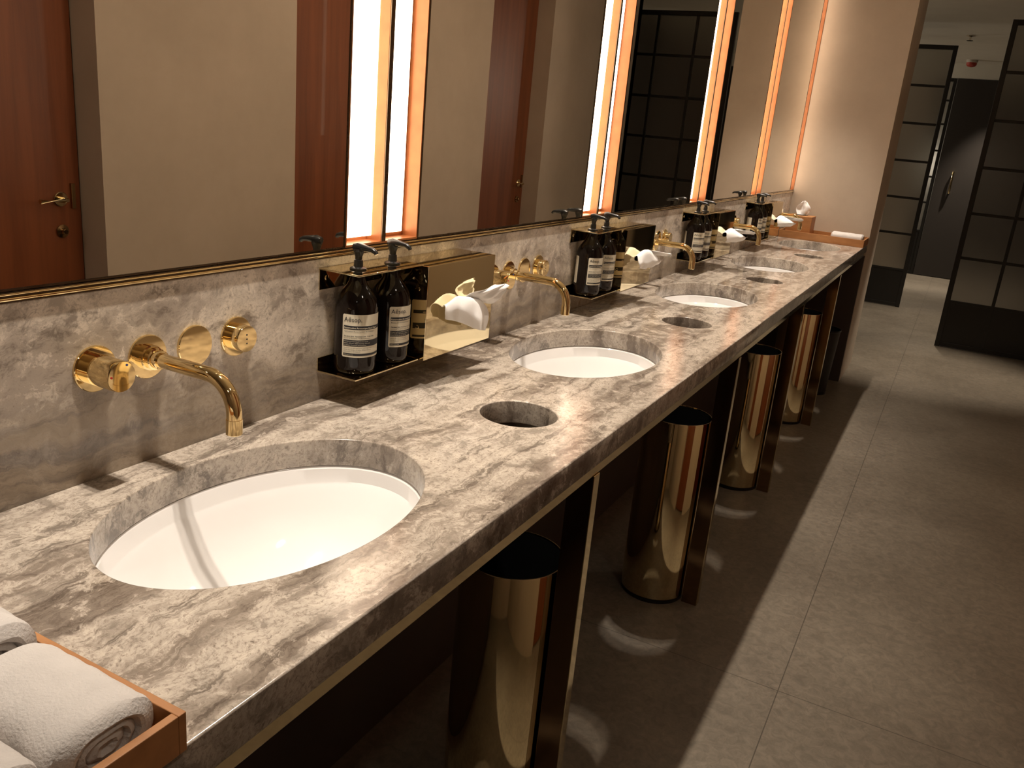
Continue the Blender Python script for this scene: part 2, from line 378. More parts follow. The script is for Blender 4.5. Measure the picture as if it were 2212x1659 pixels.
# ceiling fittings
t = thing('ceiling_sprinkler', (0.69, 9.6, HC), 'small grey sprinkler head hanging from the ceiling', 'sprinkler')
bm = bmesh.new(); lathe(bm, [(0.040, 0), (0.040, -0.006), (0.018, -0.012), (0.010, -0.016), (0.010, -0.045)], 24, cap0=True, cap1=True); finish(bm, 'body', M_DRAIN, t, True)
bm = bmesh.new(); lathe(bm, [(0.028, -0.045), (0.028, -0.050)], 20, cap0=True, cap1=True); finish(bm, 'deflector', M_STEEL, t)
sbox('wall_beside_door', -3.2, 0.365, YF - 0.02, YF + 0.06, 0, Z + 1.535, M_WALLX)
sbox('wall_over_door', -3.2, 4.0, YF - 0.02, YF + 0.06, Z + 1.535, HC, M_PLASTER)
t = thing('fire_alarm', (0.70, 11.75, HC), 'red round alarm on a pale ceiling base beyond the sprinkler', 'alarm')
bm = bmesh.new(); lathe(bm, [(0.062, 0), (0.062, -0.022), (0.056, -0.03)], 32, cap0=True, cap1=True); finish(bm, 'mounting_base', M_WHITEPL, t, True)
bm = bmesh.new(); lathe(bm, [(0.056, -0.03), (0.055, -0.055), (0.042, -0.070), (0.015, -0.078)], 32, cap0=True, cap1=True); finish(bm, 'sounder', M_ALARM, t, True)

# ------------------------------------------------------------------ worktop, upstand, rail, posts
holes = []
for i in range(5): holes.append(ell(0.236, 0.807 + S * i, 0.1726, 0.2577, 120))
for i in range(4): holes.append(ell(0.3243, 1.3591 + S * i, 0.0735, 0.0735, 72))
ct = flat_plate('worktop', [(0.001, -0.9), (0.504, -0.9), (0.504, YE - 0.001), (0.001, YE - 0.001)], holes, Z - 0.047, Z, 0.0025, M_COUNTER)
tag(ct, 'long grey brown veined stone worktop pierced by oval basins and round holes', 'countertop')
bm = bmesh.new(); box(bm, -0.04, 0.0, -0.9, YE - 0.001, Z - 0.047, Z + 0.262, 0.0015)
tag(finish(bm, 'stone_splashback', M_SPLASH), 'low veined stone splashback on the wall above the worktop, below the mirrors', 'splashback')
bm = bmesh.new(); box(bm, 0.470, 0.499, -0.9, YE - 0.002, Z - 0.069, Z - 0.0472, 0.001)
tag(finish(bm, 'brass_rail', M_BRASS), 'brass rail running under the front edge of the stone worktop', 'rail')
bm = bmesh.new(); box(bm, -0.04, 0.0, -0.9, YE - 0.001, 0.0, Z - 0.0475)
tag(finish(bm, 'vanity_back_panel', M_UNDER), 'dark brown back panel in shadow beneath the long worktop', 'panel')
bm = bmesh.new(); box(bm, 0.0, 0.475, YE - 0.02, YE - 0.001, 0.0, Z - 0.0475); box(bm, 0.475, 0.502, YE - 0.02, YE - 0.001, 0.0, Z - 0.07)  # dark sheet puts the end wall's shade below the worktop into colour
tag(finish(bm, 'end_wall_shade', M_UNDER), 'dark brown sheet painting the shade on the end wall beneath the worktop', 'panel')

PL = ['nearest the camera', 'second from the camera', 'third from the camera', 'farthest from the camera']
post0 = None
for i in range(4):
    lab = ['slim square brass post beside the nearest brass bin', 'slim brass post beside the second brass bin', 'slim brass post beside the third brass bin', 'slim brass post beside the farthest bin, nearest the dark basket'][i]
    if i == 0:
        post0 = thing('brass_post', (0.502, 1.327, 0), lab, 'post', 'brass posts under the worktop front')
        bm = bmesh.new(); box(bm, -0.050, -0.0025, 0.001, 0.025, 0.0, Z - 0.0692); finish(bm, 'post_blade', M_BRONZE, post0)
        bm = bmesh.new(); box(bm, -0.0025, 0.0, 0.0, 0.026, 0.002, Z - 0.0692, 0.0006); finish(bm, 'front_strip', M_BRASS, post0)
    else: dup(post0, (0.502, 1.327 + S * i, 0), lab)

# basins
def basin_bm():
    bm = bmesh.new()
    prof = [(1.10, -0.048), (1.10, -0.060), (1.045, -0.062), (1.03, -0.09), (0.95, -0.15), (0.70, -0.20), (0.35, -0.225), (0.12, -0.229), (0.12, -0.203), (0.35, -0.198), (0.58, -0.172), (0.76, -0.142), (0.87, -0.110), (0.93, -0.088), (0.968, -0.077), (0.980, -0.074), (0.994, -0.052), (1.012, -0.048), (1.10, -0.048)]
    lathe(bm, prof, 96, sx=0.172, sy=0.258)
    bmesh.ops.remove_doubles(bm, verts=bm.verts, dist=1e-5)
    return bm
blab = ['large white oval basin nearest the camera', 'white oval basin just beyond the nearest brass tissue box', 'white oval basin third along the worktop', 'white oval basin fourth along, one before the last', 'white oval basin beside the far wooden tray']
b0 = thing('oval_basin', (0.236, 0.807, Z), blab[0], 'sink', 'undermounted oval basins')
finish(basin_bm(), 'bowl', M_BASIN, b0, True)
bm = bmesh.new(); lathe(bm, [(0.030, -0.203), (0.030, -0.1975), (0.024, -0.196), (0.008, -0.195)], 32, cap0=True, cap1=True); finish(bm, 'drain', M_DRAIN, b0, True)
for i in range(1, 5): dup(b0, (0.236, 0.807 + S * i, Z), blab[i])

# faucets
def rosette(bm, y, r=0.032, t=0.004):
    lathe(bm, [(r, 0.0), (r, t - 0.001), (r - 0.001, t)], 48, (0, y, 0), 'X', cap0=True, cap1=True)
flab = ['gold wall faucet above the nearest basin', 'gold wall faucet beside the nearest tissue box', 'gold wall faucet above the third basin', 'gold wall faucet above the fourth basin', 'gold wall faucet above the farthest basin, by the wooden tray']
f0 = thing('wall_faucet', (0, 0.7127, Z + 0.157), flab[0], 'faucet', 'gold wall faucets')
bm = bmesh.new()
lathe(bm, [(0.0215, 0.004), (0.0215, 0.014), (0.0205, 0.0145), (0.0205, 0.016), (0.0215, 0.0165), (0.0215, 0.053), (0.0205, 0.055)], 48, axis='X', cap0=True, cap1=True)
h = finish(bm, 'mixer_knob', M_GOLD, f0, True)
bm = bmesh.new(); rosette(bm, 0); finish(bm, 'escutcheon', M_GOLD, h, True)
bm = bmesh.new(); lathe(bm, [(0.0016, 0.0551), (0.0016, 0.0556)], 12, (0, 0.008, 0.015), 'X', cap0=True, cap1=True); finish(bm, 'cold_mark', M_BLUE, h)
bm = bmesh.new(); lathe(bm, [(0.0016, 0.0551), (0.0016, 0.0556)], 12, (0, -0.016, 0.002), 'X', cap0=True, cap1=True); finish(bm, 'hot_mark', M_RED, h)
ys = 0.0845
bm = bmesh.new()
R = 0.048; xe = 0.168
path = [(0.0, ys, 0), (0.03, ys, 0)] + [(0.03 + (xe - R - 0.03) * k / 4, ys, 0) for k in range(1, 5)]
for k in range(1, 15):
    a = (PI / 2) * k / 14; path.append((xe - R + R * math.sin(a), ys, -R + R * math.cos(a)))
path.append((xe, ys, -0.056))
tube(bm, path, 0.0105, 28)
sp_ = finish(bm, 'spout', M_GOLD, f0, True)
bm = bmesh.new(); lathe(bm, [(0.0112, -0.054), (0.0112, -0.075), (0.0105, -0.0758), (0.0088, -0.0758), (0.0088, -0.068)], 32, (xe, ys, 0), 'Z', cap0=True, cap1=True); finish(bm, 'aerator', M_GOLD, sp_, True)
bm = bmesh.new(); rosette(bm, ys); lathe(bm, [(0.0185, 0.004), (0.0185, 0.010), (0.016, 0.0105), (0.016, 0.020), (0.0135, 0.021), (0.0135, 0.030), (0.0125, 0.031)], 40, (0, ys, 0), 'X', cap1=True); finish(bm, 'escutcheon', M_GOLD, sp_, True)
bm = bmesh.new(); rosette(bm, 2 * ys, 0.032, 0.005); finish(bm, 'blank_plate', M_GOLD, f0, True)
bm = bmesh.new(); lathe(bm, [(0.0215, 0.004), (0.0215, 0.012), (0.0208, 0.0125), (0.0208, 0.0135), (0.0215, 0.014), (0.0215, 0.024), (0.0205, 0.0255)], 48, (0, 3 * ys, 0), 'X', cap0=True, cap1=True)
sn = finish(bm, 'sensor_knob', M_GOLD, f0, True)
bm = bmesh.new(); rosette(bm, 3 * ys); finish(bm, 'escutcheon', M_GOLD, sn, True)
bm = bmesh.new()
for dz in (-0.007, 0, 0.007): lathe(bm, [(0.0013, 0.0256), (0.0013, 0.026)], 10, (0, 3 * ys - 0.001, dz), 'X', cap0=True, cap1=True)
finish(bm, 'sensor_dots', M_INK, sn)
for i in range(1, 5): dup(f0, (0, 0.7127 + S * i, Z + 0.157), flab[i])

# ------------------------------------------------------------------ shelf brackets, bottles and tissue boxes
YB = 1.164; BD = 0.089; BW = 0.199
bh = [(0.048, 1.214 - YB), (0.048, 1.318 - YB)]
s0 = thing('bottle_shelf', (0, YB, Z), 'brass bottle rack nearest the camera', 'shelf', 'brass bottle racks on the splashback')
pl = flat_plate('top_plate', [(0.0005, 0), (BD, 0), (BD, BW), (0.0005, BW)], [ell(x, y, 0.0155, 0.0155, 40) for x, y in bh], 0.2435, 0.2465, 0.0006, M_BRASS, s0)
bm = bmesh.new(); box(bm, 0.0005, 0.0025, 0, BW, 0.207, 0.2435); finish(bm, 'upper_flange', M_BRASS, pl)
for yy in (0.020, 0.180):
    bm = bmesh.new(); lathe(bm, [(0.0055, 0.0025), (0.005, 0.004), (0.003, 0.0045)], 20, (0, yy, 0.227), 'X', cap0=True, cap1=True)
    finish(bm, 'screw', M_BRASS, pl, True)
bm = bmesh.new(); box(bm, 0.0005, BD, 0, BW, 0.0545, 0.0575, 0.0005)
lp = finish(bm, 'bottom_plate', M_BRASS, s0)
bm = bmesh.new(); box(bm, 0.0005, 0.0025, 0, BW, 0.0575, 0.081); finish(bm, 'lower_flange', M_BRASS, lp)
slab = ['brass bottle rack nearest the camera', 'brass bottle rack second from the camera', 'brass bottle rack third along the splashback', 'brass bottle rack nearest the wooden tray']
for i in range(1, 4): dup(s0, (0, YB + S * i, Z), slab[i])

BR = 0.0385
def text_mesh(lines, r, a_left, z_top, height):
    """lines: (text, z fraction from top, cap size m, max width m, mat index, bold, dx).  Bent round a cylinder of radius r."""
    bm = bmesh.new()
    for (s, zf, size, wmax, mi, bold, dx) in lines:
        cu = bpy.data.curves.new('t', 'FONT'); cu.body = s; cu.size = size / 0.72; cu.resolution_u = 3 if size > 0.004 else 1
        cu.dimensions = '2D'; cu.fill_mode = 'FRONT'
        if bold: cu.offset = size * 0.035
        t = link(bpy.data.objects.new('t', cu)); dg = bpy.context.evaluated_depsgraph_get()
        me = bpy.data.meshes.new_from_object(t.evaluated_get(dg)); bpy.data.objects.remove(t); bpy.data.curves.remove(cu)
        if not me.vertices: continue
        xs = [v.co.x for v in me.vertices]; w_ = max(xs); k = min(1.0, wmax / w_)
        base = len(bm.verts); new = []
        for v in me.vertices:
            a = a_left + (v.co.x * k + dx) / r
            new.append(bm.verts.new((math.cos(a) * r, math.sin(a) * r, z_top - zf * height + v.co.y)))
        for p in me.polygons:
            try: f = bm.faces.new([new[j] for j in p.vertices]); f.material_index = mi
            except ValueError: pass
        bpy.data.meshes.remove(me)
    return bm
def curved_patch(bm, r, a0, a1, z0, z1, n=24, rc=0.0, mi=0):
    """patch on a cylinder with rounded corners"""
    cols = []
    for k in range(n + 1):
        a = a0 + (a1 - a0) * k / n; s = min(k, n - k) / n * abs(a1 - a0) * r; cut = 0
        if rc and s < rc: cut = rc - math.sqrt(max(0, rc * rc - (rc - s) ** 2))
        cols.append((bm.verts.new((math.cos(a) * r, math.sin(a) * r, z0 + cut)), bm.verts.new((math.cos(a) * r, math.sin(a) * r, z1 - cut))))
    for p, q in zip(cols, cols[1:]):
        f = bm.faces.new((p[0], q[0], q[1], p[1])); f.material_index = mi
LT, LB = 0.1135, 0.0345      # label top and bottom above the bottle's base
LH = LT - LB
def make_bottle(prod, label, group):
    t = thing('pump_bottle', (0, 0, 0), label, 'bottle', group)
    bm = bmesh.new()
    lathe(bm, [(0.0, 0.004), (0.027, 0.003), (0.032, 0.0), (0.0362, 0.0035), (0.0381, 0.010), (BR, 0.016), (BR, 0.122), (0.0378, 0.128), (0.0354, 0.136), (0.0312, 0.144), (0.0250, 0.153), (0.0190, 0.161), (0.0155, 0.168), (0.0138, 0.174), (0.0135, 0.180)], 64, cap1=True)
    finish(bm, 'glass_body', M_AMBER, t, True)
    bm = bmesh.new()
    lathe(bm, [(0.0138, 0.1795), (0.0143, 0.181), (0.0143, 0.1875), (0.0150, 0.1892), (0.0150, 0.1915), (0.012, 0.193), (0.0085, 0.194), (0.0078, 0.206), (0.0070, 0.2065)], 32, cap0=True, cap1=True)
    col = finish(bm, 'pump_collar', M_BLACK, t, True)
    bm = bmesh.new()
    lathe(bm, [(0.0062, 0.2045), (0.0066, 0.212), (0.0095, 0.220), (0.0105, 0.2235), (0.0105, 0.2265)], 28, cap0=True, cap1=True)
    ph = [(-0.010, 0, 0.2275), (0.0, 0, 0.2285), (0.014, 0, 0.2285), (0.030, 0, 0.2270), (0.037, 0, 0.2240), (0.039, 0, 0.2205)]
    tube(bm, ph, [0.0065, 0.0085, 0.0060, 0.0047, 0.0042, 0.0036], 14)
    finish(bm, 'pump_head', M_BLACK, t, True)
    A0 = math.radians(-90)
    bm = bmesh.new(); curved_patch(bm, BR + 0.00035, A0, A0 + 0.0880 / BR, LB, LT, 40, 0.0025)
    lb = finish(bm, 'front_label', M_PAPER, t, True)
    bm = bmesh.new()
    for (f0_, f1_) in ((0.26, 0.345), (0.59, 0.735), (0.905, 0.957)):
        curved_patch(bm, BR + 0.0006, A0 + 0.0028 / BR, A0 + 0.0840 / BR, LT - f1_ * LH, LT - f0_ * LH, 30)
    finish(bm, 'label_bars', M_INK, lb, True)
    if prod == 0:
        L_ = [('Resurrection Aromatique Hand Wash', 0.325, 0.0030), ('Gel Lavant Resurrection Aromatique', 0.405, 0.0028), ('Mandarin Rind . Rosemary Leaf . Cedar Atlas', 0.515, 0.0023), ('Ecorce de Mandarine . Feuille de Romarin', 0.560, 0.0021),
              ('A botanical cleansing gel for the hands', 0.632, 0.0021), ('ensures effective daily cleansing. With oils', 0.675, 0.0021), ('of Orange, Rosemary and Lavender', 0.717, 0.0021),
              ('Gel lavant exceptionnel pour mains apportant', 0.785, 0.0021), ("besoin d'un lavage de mains efficace. Ecorces", 0.830, 0.0021), ('de Romarin et de Lavande', 0.873, 0.0021), ('www.aesop.com', 0.942, 0.0019)]
    else:
        L_ = [('Resurrection Aromatique Hand Balm', 0.325, 0.0030), ('Baume Aromatique Resurrection', 0.405, 0.0028), ('Mandarin Rind . Rosemary Leaf . Cedar Atlas', 0.515, 0.0023), ('Ecorce de Mandarine . Feuille de Romarin', 0.560, 0.0021),
              ('Deeply hydrating balm for the hands', 0.632, 0.0021), ('and cuticles, with rich emollients', 0.675, 0.0021), ('leaving them smooth and soft', 0.717, 0.0021),
              ('Baume de soin, pour les mains', 0.785, 0.0021), ('Extrait de Cedre et de Romarin', 0.830, 0.0021), ('tres hydratant', 0.873, 0.0021), ('www.aesop.com', 0.942, 0.0019)]
    white = (0.325, 0.632, 0.675, 0.717, 0.942)
    lines = [('A\u0113sop.', 0.165, 0.0082, 0.040, 0, False, 0.0034)]
    for s, zf, sz in L_:
        lines.append((s, zf, sz, 0.0665, 1 if zf in white else 0, zf in (0.325, 0.515), 0.0038))
    finish(text_mesh(lines, BR + 0.0009, A0, LT, LH), 'label_lettering', None, lb, mats=[M_INK, M_PAPER])
    bm = bmesh.new(); curved_patch(bm, BR + 0.00035, math.radians(-222), math.radians(-139), LB, LT, 30, 0.0025)
    bl = finish(bm, 'back_label', M_PAPER, t, True)
    lines = [('A\u0113sop.', 0.10, 0.0034, 0.03, 0, False, 0.002)] + [(s, 0.17 + 0.045 * k, 0.0017, 0.052, 0, False, 0.003) for k, s in enumerate([x[0] for x in L_[:7]])]
    finish(text_mesh(lines, BR + 0.0009, math.radians(-222), LT, LH), 'label_lettering', None, bl, mats=[M_INK, M_PAPER])
    return t
where = ['in the nearest brass rack', 'in the second brass rack', 'in the third brass rack', 'in the farthest brass rack']
bw = make_bottle(0, 'dark amber pump bottle nearest the camera, left one in the nearest brass rack', 'amber pump bottles in the brass racks')
bb = make_bottle(1, 'dark amber pump bottle, right one in the nearest brass rack, beside the tissue box', 'amber pump bottles in the brass racks')
rotA = [0, 19, 8, 38]; rotB = [34, 24, 18, 34]
for i in range(4):
    pa = (0.048, 1.214 + S * i, Z + 0.0576); pb = (0.048, 1.318 + S * i, Z + 0.0576)
    # the pump head always points out from the wall, only the glass and its labels are turned
    for proto, pos, rot, side in ((bw, pa, rotA[i], 'left'), (bb, pb, rotB[i], 'right')):
        if i == 0: o = proto; o.location = pos
        else: o = dup(proto, pos, 'dark amber pump bottle, %s one %s' % (side, where[i]))
        o.rotation_euler[2] = math.radians(rot)
        for ch in o.children:
            if ch.name.startswith('pump'): ch.rotation_euler[2] = -math.radians(rot)

# tissue boxes
t0 = thing('tissue_box', (0, 1.366, Z), 'polished brass wall tissue box nearest the camera', 'tissue box', 'brass tissue boxes on the splashback')
bm = bmesh.new(); box(bm, 0.0005, 0.100, 0, 0.264, 0.0545, 0.243, 0.0008); tb = finish(bm, 'case', M_BRASS, t0)
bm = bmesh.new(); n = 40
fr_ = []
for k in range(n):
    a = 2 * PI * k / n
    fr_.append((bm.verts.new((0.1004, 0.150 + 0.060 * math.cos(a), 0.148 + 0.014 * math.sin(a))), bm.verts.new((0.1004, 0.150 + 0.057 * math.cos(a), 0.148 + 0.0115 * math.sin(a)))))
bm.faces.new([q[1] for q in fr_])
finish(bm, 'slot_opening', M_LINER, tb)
for (yy, zz) in ((0.02, 0.196), (0.02, 0.12)):
    bm = bmesh.new(); lathe(bm, [(0.0, 0), (0.0042, 0), (0.004, -0.0012), (0.002, -0.0016)], 16, (0.078 if zz > .15 else 0.08, 0, zz), 'Y', cap1=True)
    finish(bm, 'screw', M_BRASS, tb, True)
blab2 = ['polished brass wall tissue box nearest the camera', 'brass wall tissue box second from the camera', 'brass wall tissue box third along the splashback', 'brass wall tissue box nearest the wooden tray']
for i in range(1, 4): dup(t0, (0, 1.366 + S * i, Z), blab2[i])

def sheet(bm, rows, nu=16, sub=5, amp=0.0035, seed=0):
    """smooth crumpled sheet through rows of control points (x out of the wall, y, z)"""
    def cr(P, t):
        n = len(P) - 1; i = min(int(t * n), n - 1); f = t * n - i
        p0, p1, p2, p3 = P[max(i - 1, 0)], P[i], P[i + 1], P[min(i + 2, n)]
        return 0.5 * ((2 * p1) + (p2 - p0) * f + (2 * p0 - 5 * p1 + 4 * p2 - p3) * f * f + (3 * p1 - p0 - 3 * p2 + p3) * f ** 3)
    R_ = [[Vector(p) for p in r] for r in rows]; nv = (len(rows) - 1) * sub
    G = []
    for j in range(nv + 1):
        v = j / nv; line = []
        for k in range(nu + 1):
            u = k / nu; p = cr([cr(r, u) for r in R_], v)
            q = Vector((u * 5 + seed, v * 3 + seed * 2, seed))
            p = p + Vector((noise.noise(q), noise.noise(q + Vector((9, 0, 0))) * .5, noise.noise(q + Vector((0, 9, 0))) * .6)) * amp * min(1, v * 3)
            p += Vector((abs(math.sin(u * 11 + seed + v * 2)) * 0.006 * v, 0, 0))
            line.append(bm.verts.new(p))
        G.append(line)
    for a, b in zip(G, G[1:]):
        for k in range(nu): bm.faces.new((a[k], a[k + 1], b[k + 1], b[k]))
# tissue shapes measured relative to the slot centre (y 0.142, z 0.150 of each box)
TS = [
 [[(0.098, -0.084, 0.004), (0.097, -0.04, 0.004), (0.097, 0.01, 0), (0.096, 0.060, 0.003)],
  [(0.108, -0.094, 0.012), (0.114, -0.050, 0.026), (0.120, 0.005, 0.014), (0.112, 0.060, -0.002)],
  [(0.114, -0.102, 0.004), (0.124, -0.060, 0.004), (0.134, -0.002, -0.018), (0.125, 0.058, -0.020)],
  [(0.112, -0.094, -0.014), (0.124, -0.055, -0.026), (0.134, 0.004, -0.050), (0.124, 0.046, -0.060)]],
 [[(0.096, -0.005, 0.004), (0.097, 0.02, 0.002), (0.097, 0.04, 0.0), (0.096, 0.066, 0.0)],
  [(0.114, -0.010, 0.024), (0.124, 0.025, 0.018), (0.126, 0.05, 0.008), (0.116, 0.070, -0.006)],
  [(0.128, 0.030, 0.032), (0.136, 0.065, 0.030), (0.134, 0.08, 0.012), (0.126, 0.085, -0.004)],
  [(0.124, 0.085, 0.036), (0.138, 0.108, 0.036), (0.138, 0.108, 0.024), (0.130, 0.095, 0.008)]]]
TL = ['crumpled white tissue hanging from the nearest brass tissue box', 'white tissue pulled sideways from the second brass tissue box', 'white tissue sticking out of the third brass tissue box', 'white tissue curling out of the brass tissue box nearest the wooden tray']
for i in range(4):
    bm = bmesh.new()
    if i == 0:
        sheet(bm, TS[0], 30, 8, 0.004, 1.3); sheet(bm, TS[1], 24, 8, 0.004, 4.1)
        bm2 = None
    else:
        k = [0, 1.0, 1.15, 1.25][i]
        A = [[(0.096, -0.06, 0.0), (0.097, -0.02, 0.004), (0.097, 0.02, 0.004), (0.096, 0.055, 0.0)],
             [(0.118, -0.08, 0.012), (0.126, -0.02, 0.028), (0.128, 0.03, 0.012), (0.12, 0.06, -0.006)],
             [(0.125, -0.085, -0.01), (0.14 * k, -0.02, -0.006), (0.15 * k, 0.03, -0.004), (0.14 * k, 0.07, -0.012)],
             [(0.122, -0.075, -0.028), (0.132, -0.03, -0.030), (0.14 * k, 0.03, -0.026), (0.150 * k, 0.08, -0.010)]]
        B_ = [[(0.096, 0.0, 0.004), (0.097, 0.02, 0.004), (0.097, 0.04, 0.002), (0.096, 0.06, 0.0)],
              [(0.12, -0.01, 0.022), (0.13, 0.03, 0.020), (0.13, 0.06, 0.010), (0.12, 0.08, 0.0)],
              [(0.15 * k, 0.02, 0.022), (0.16 * k, 0.05, 0.016), (0.158 * k, 0.07, 0.008), (0.15 * k, 0.08, 0.002)],
              [(0.175 * k, 0.05, 0.018), (0.18 * k, 0.06, 0.016), (0.18 * k, 0.062, 0.010), (0.175 * k, 0.062, 0.004)]]
        sheet(bm, A, 24, 6, 0.005, 2.0 + i); sheet(bm, B_, 20, 6, 0.004, 7.0 + i)
    o = finish(bm, 'tissue', M_TISSUE, None, True); tag(o, TL[i], 'tissue', 'tissues in the brass boxes')
    o.location = (0, 1.366 + 0.142 + S * i, Z + 0.150)
    so = o.modifiers.new('thickness', 'SOLIDIFY'); so.thickness = 0.0005

# ------------------------------------------------------------------ mirrors and light strips
ZM0 = Z + 0.276; ZM1 = Z + 1.60
SW = 0.233; Y1 = 1.235
edges = [(-0.85, Y1)] + [(Y1 + SW + S * i, Y1 + S * (i + 1)) for i in range(4)]
mlab = ['tall mirror nearest the camera, reflecting a red timber door and beige wall', 'tall mirror reflecting a narrow timber door, between the first two light strips', 'tall mirror reflecting the black steel partition', 'tall mirror between the third and fourth light strips', 'narrowest looking tall mirror next to the end wall']
for i, (a, b) in enumerate(edges):
    t = thing('wall_mirror', (0, a, ZM0), mlab[i], 'mirror', 'mirrors over the worktop')
    bm = bmesh.new(); box(bm, -0.006, 0.0, 0.004, b - a - 0.004, 0.003, ZM1 - ZM0); finish(bm, 'mirror_glass', M_MIRROR, t)
    bm = bmesh.new()
    box(bm, -0.012, 0.001, 0, 0.0038, 0, ZM1 - ZM0); box(bm, -0.012, 0.001, b - a - 0.0038, b - a, 0, ZM1 - ZM0); box(bm, -0.012, 0.001, 0.0038, b - a - 0.0038, 0, 0.0028)
    finish(bm, 'mirror_edge', M_FRAME, t)
    bm = bmesh.new(); box(bm, -0.044, -0.0125, 0.0, b - a, 0, ZM1 - ZM0); finish(bm, 'backing_board', M_FRAME, t)
sl = ['wide glowing copper light strip nearest the camera', 'glowing copper light strip second from the camera', 'glowing copper light strip third from the camera', 'thin looking copper light strip fourth from the camera', 'thinnest copper light strip, in the corner by the end wall']
def strip(y0, w, fin, label):
    t = thing('light_strip', (0, y0, ZM0), label, 'light', 'copper light strips between the mirrors')
    H = ZM1 - ZM0; D = 0.034
    bm = bmesh.new()
    box(bm, -D - 0.004, -D, 0.0005, w - 0.0005, 0, H); box(bm, -D, 0.0005, 0.0005, 0.0035, 0, H); box(bm, -D, 0.0005, w - 0.0035, w - 0.0005, 0, H); box(bm, -D, 0.0005, 0.0035, w - 0.0035, 0, 0.004)
    finish(bm, 'copper_housing', M_COPPER, t)
    if fin:
        bm = bmesh.new(); box(bm, -D, 0.001, w / 2 - 0.006, w / 2 + 0.006, 0.004, H)
        dv = finish(bm, 'divider', M_FRAME, t)
        bm = bmesh.new(); box(bm, -D, -0.001, w / 2 - 0.0066, w / 2 - 0.0061, 0.004, H); box(bm, -D, -0.001, w / 2 + 0.0061, w / 2 + 0.0066, 0.004, H); finish(bm, 'divider_lining', M_COPPER, dv)
    for (a, b, e) in (((0.006, 0.108, 0.012), (0.124, 0.221, 0.004)) if fin else ((0.012, 0.075, 0.008),)):
        bm = bmesh.new(); box(bm, -D, -D + e, a, b, 0.012, H - 0.02, 0.0015); finish(bm, 'light_tube', M_GLOW, t)
for i in range(4): strip(Y1 + S * i, SW, True, sl[i])
strip(Y1 + S * 4, YE - Y1 - S * 4 - 0.001, False, sl[4])
bm = bmesh.new()
box(bm, -0.04, 0.0015, -0.9, YE - 0.001, Z + 0.2622, Z + 0.2750)
lg = tag(finish(bm, 'mirror_ledge', M_FRAME, None), 'thin gold edged ledge under the mirrors on top of the splashback', 'trim')
for zz, rr in ((0.2662, 0.0021), (0.2722, 0.0013)):
    bm = bmesh.new(); lathe(bm, [(rr, -0.9), (rr, YE - 0.001)], 12, (0.0016, 0, Z + zz), 'Y', cap0=True, cap1=True)
    finish(bm, 'gold_bead', M_GOLD, lg, True)
sbox('trim_2', -0.044, 0.001, -0.9, YE - 0.001, ZM1 + 0.001, HC, M_PLASTER)

# ------------------------------------------------------------------ bins
nlab = ['tall polished brass bin nearest the camera', 'tall polished brass bin second from the camera', 'tall polished brass bin third from the camera', 'tall brass bin farthest away, mostly hidden behind a post']
n0 = thing('brass_bin', (0.345, 1.352, 0), nlab[0], 'bin', 'brass bins under the worktop holes')
bm = bmesh.new(); RB = 0.103; HB = Z - 0.285
lathe(bm, [(0.0, 0.012), (RB - 0.004, 0.012), (RB, 0.016), (RB, HB - 0.002), (RB - 0.001, HB), (RB - 0.003, HB), (RB - 0.0035, HB - 0.003)], 96); finish(bm, 'bin_body', M_BRASS, n0, True)
bm = bmesh.new(); lathe(bm, [(RB - 0.0038, HB - 0.0032), (RB - 0.0042, 0.02), (0.0, 0.018)], 64); finish(bm, 'liner', M_LINER, n0, True)
bm = bmesh.new(); lathe(bm, [(0.0, 0.0), (RB - 0.003, 0.0), (RB - 0.003, 0.0118), (0.0, 0.0118)], 64); finish(bm, 'base_ring', M_STEEL, n0, True)
for i in range(1, 4): dup(n0, (0.345, 1.352 + S * i, 0), nlab[i])
k0 = thing('mesh_wastebasket', (0.385, 5.33, 0), 'short dark mesh wastebasket on the floor under the far end of the worktop', 'bin')
bm = bmesh.new(); lathe(bm, [(0.0, 0.006), (0.083, 0.006), (0.086, 0.02), (0.104, 0.395)], 64)
bk = finish(bm, 'basket_wall', M_MESH, k0, True)
bm = bmesh.new(); lathe(bm, [(0.080, 0.0), (0.088, 0.0), (0.0885, 0.02), (0.0855, 0.02), (0.080, 0.0)], 48); finish(bm, 'base_ring', M_STEEL, k0, True)
bm = bmesh.new(); lathe(bm, [(0.103, 0.392), (0.107, 0.394), (0.107, 0.403), (0.102, 0.403), (0.101, 0.392), (0.103, 0.392)], 64); finish(bm, 'rim', M_STEEL, k0, True)

# ------------------------------------------------------------------ trays, towels, far tissue box
def tray(name, x0, x1, y0, y1, h, label):
    t = thing(name, ((x0 + x1) / 2, (y0 + y1) / 2, Z + 0.0005), label, 'tray'); a, b = (x1 - x0) / 2, (y1 - y0) / 2; w_ = 0.008
    bm = bmesh.new(); box(bm, -a + 0.001, a - 0.001, -b + 0.001, b - 0.001, 0, 0.006); finish(bm, 'tray_base', M_TRAY, t)
    for (p0, p1, q0, q1) in ((-a, a, -b, -b + w_), (-a, a, b - w_, b), (-a, -a + w_, -b + w_, b - w_), (a - w_, a, -b + w_, b - w_)):
        bm = bmesh.new(); box(bm, p0, p1, q0, q1, 0.0, h, 0.0008); finish(bm, 'side_board', M_TRAY, t)
    return t
tray('wooden_tray', 0.055, 0.509, -0.10, 0.408, 0.038, 'orange brown wooden tray of rolled white towels in the near corner of the worktop')
tray('wooden_tray', 0.004, 0.503, 5.455, YE - 0.004, 0.044, 'long orange wooden tray against the end wall')

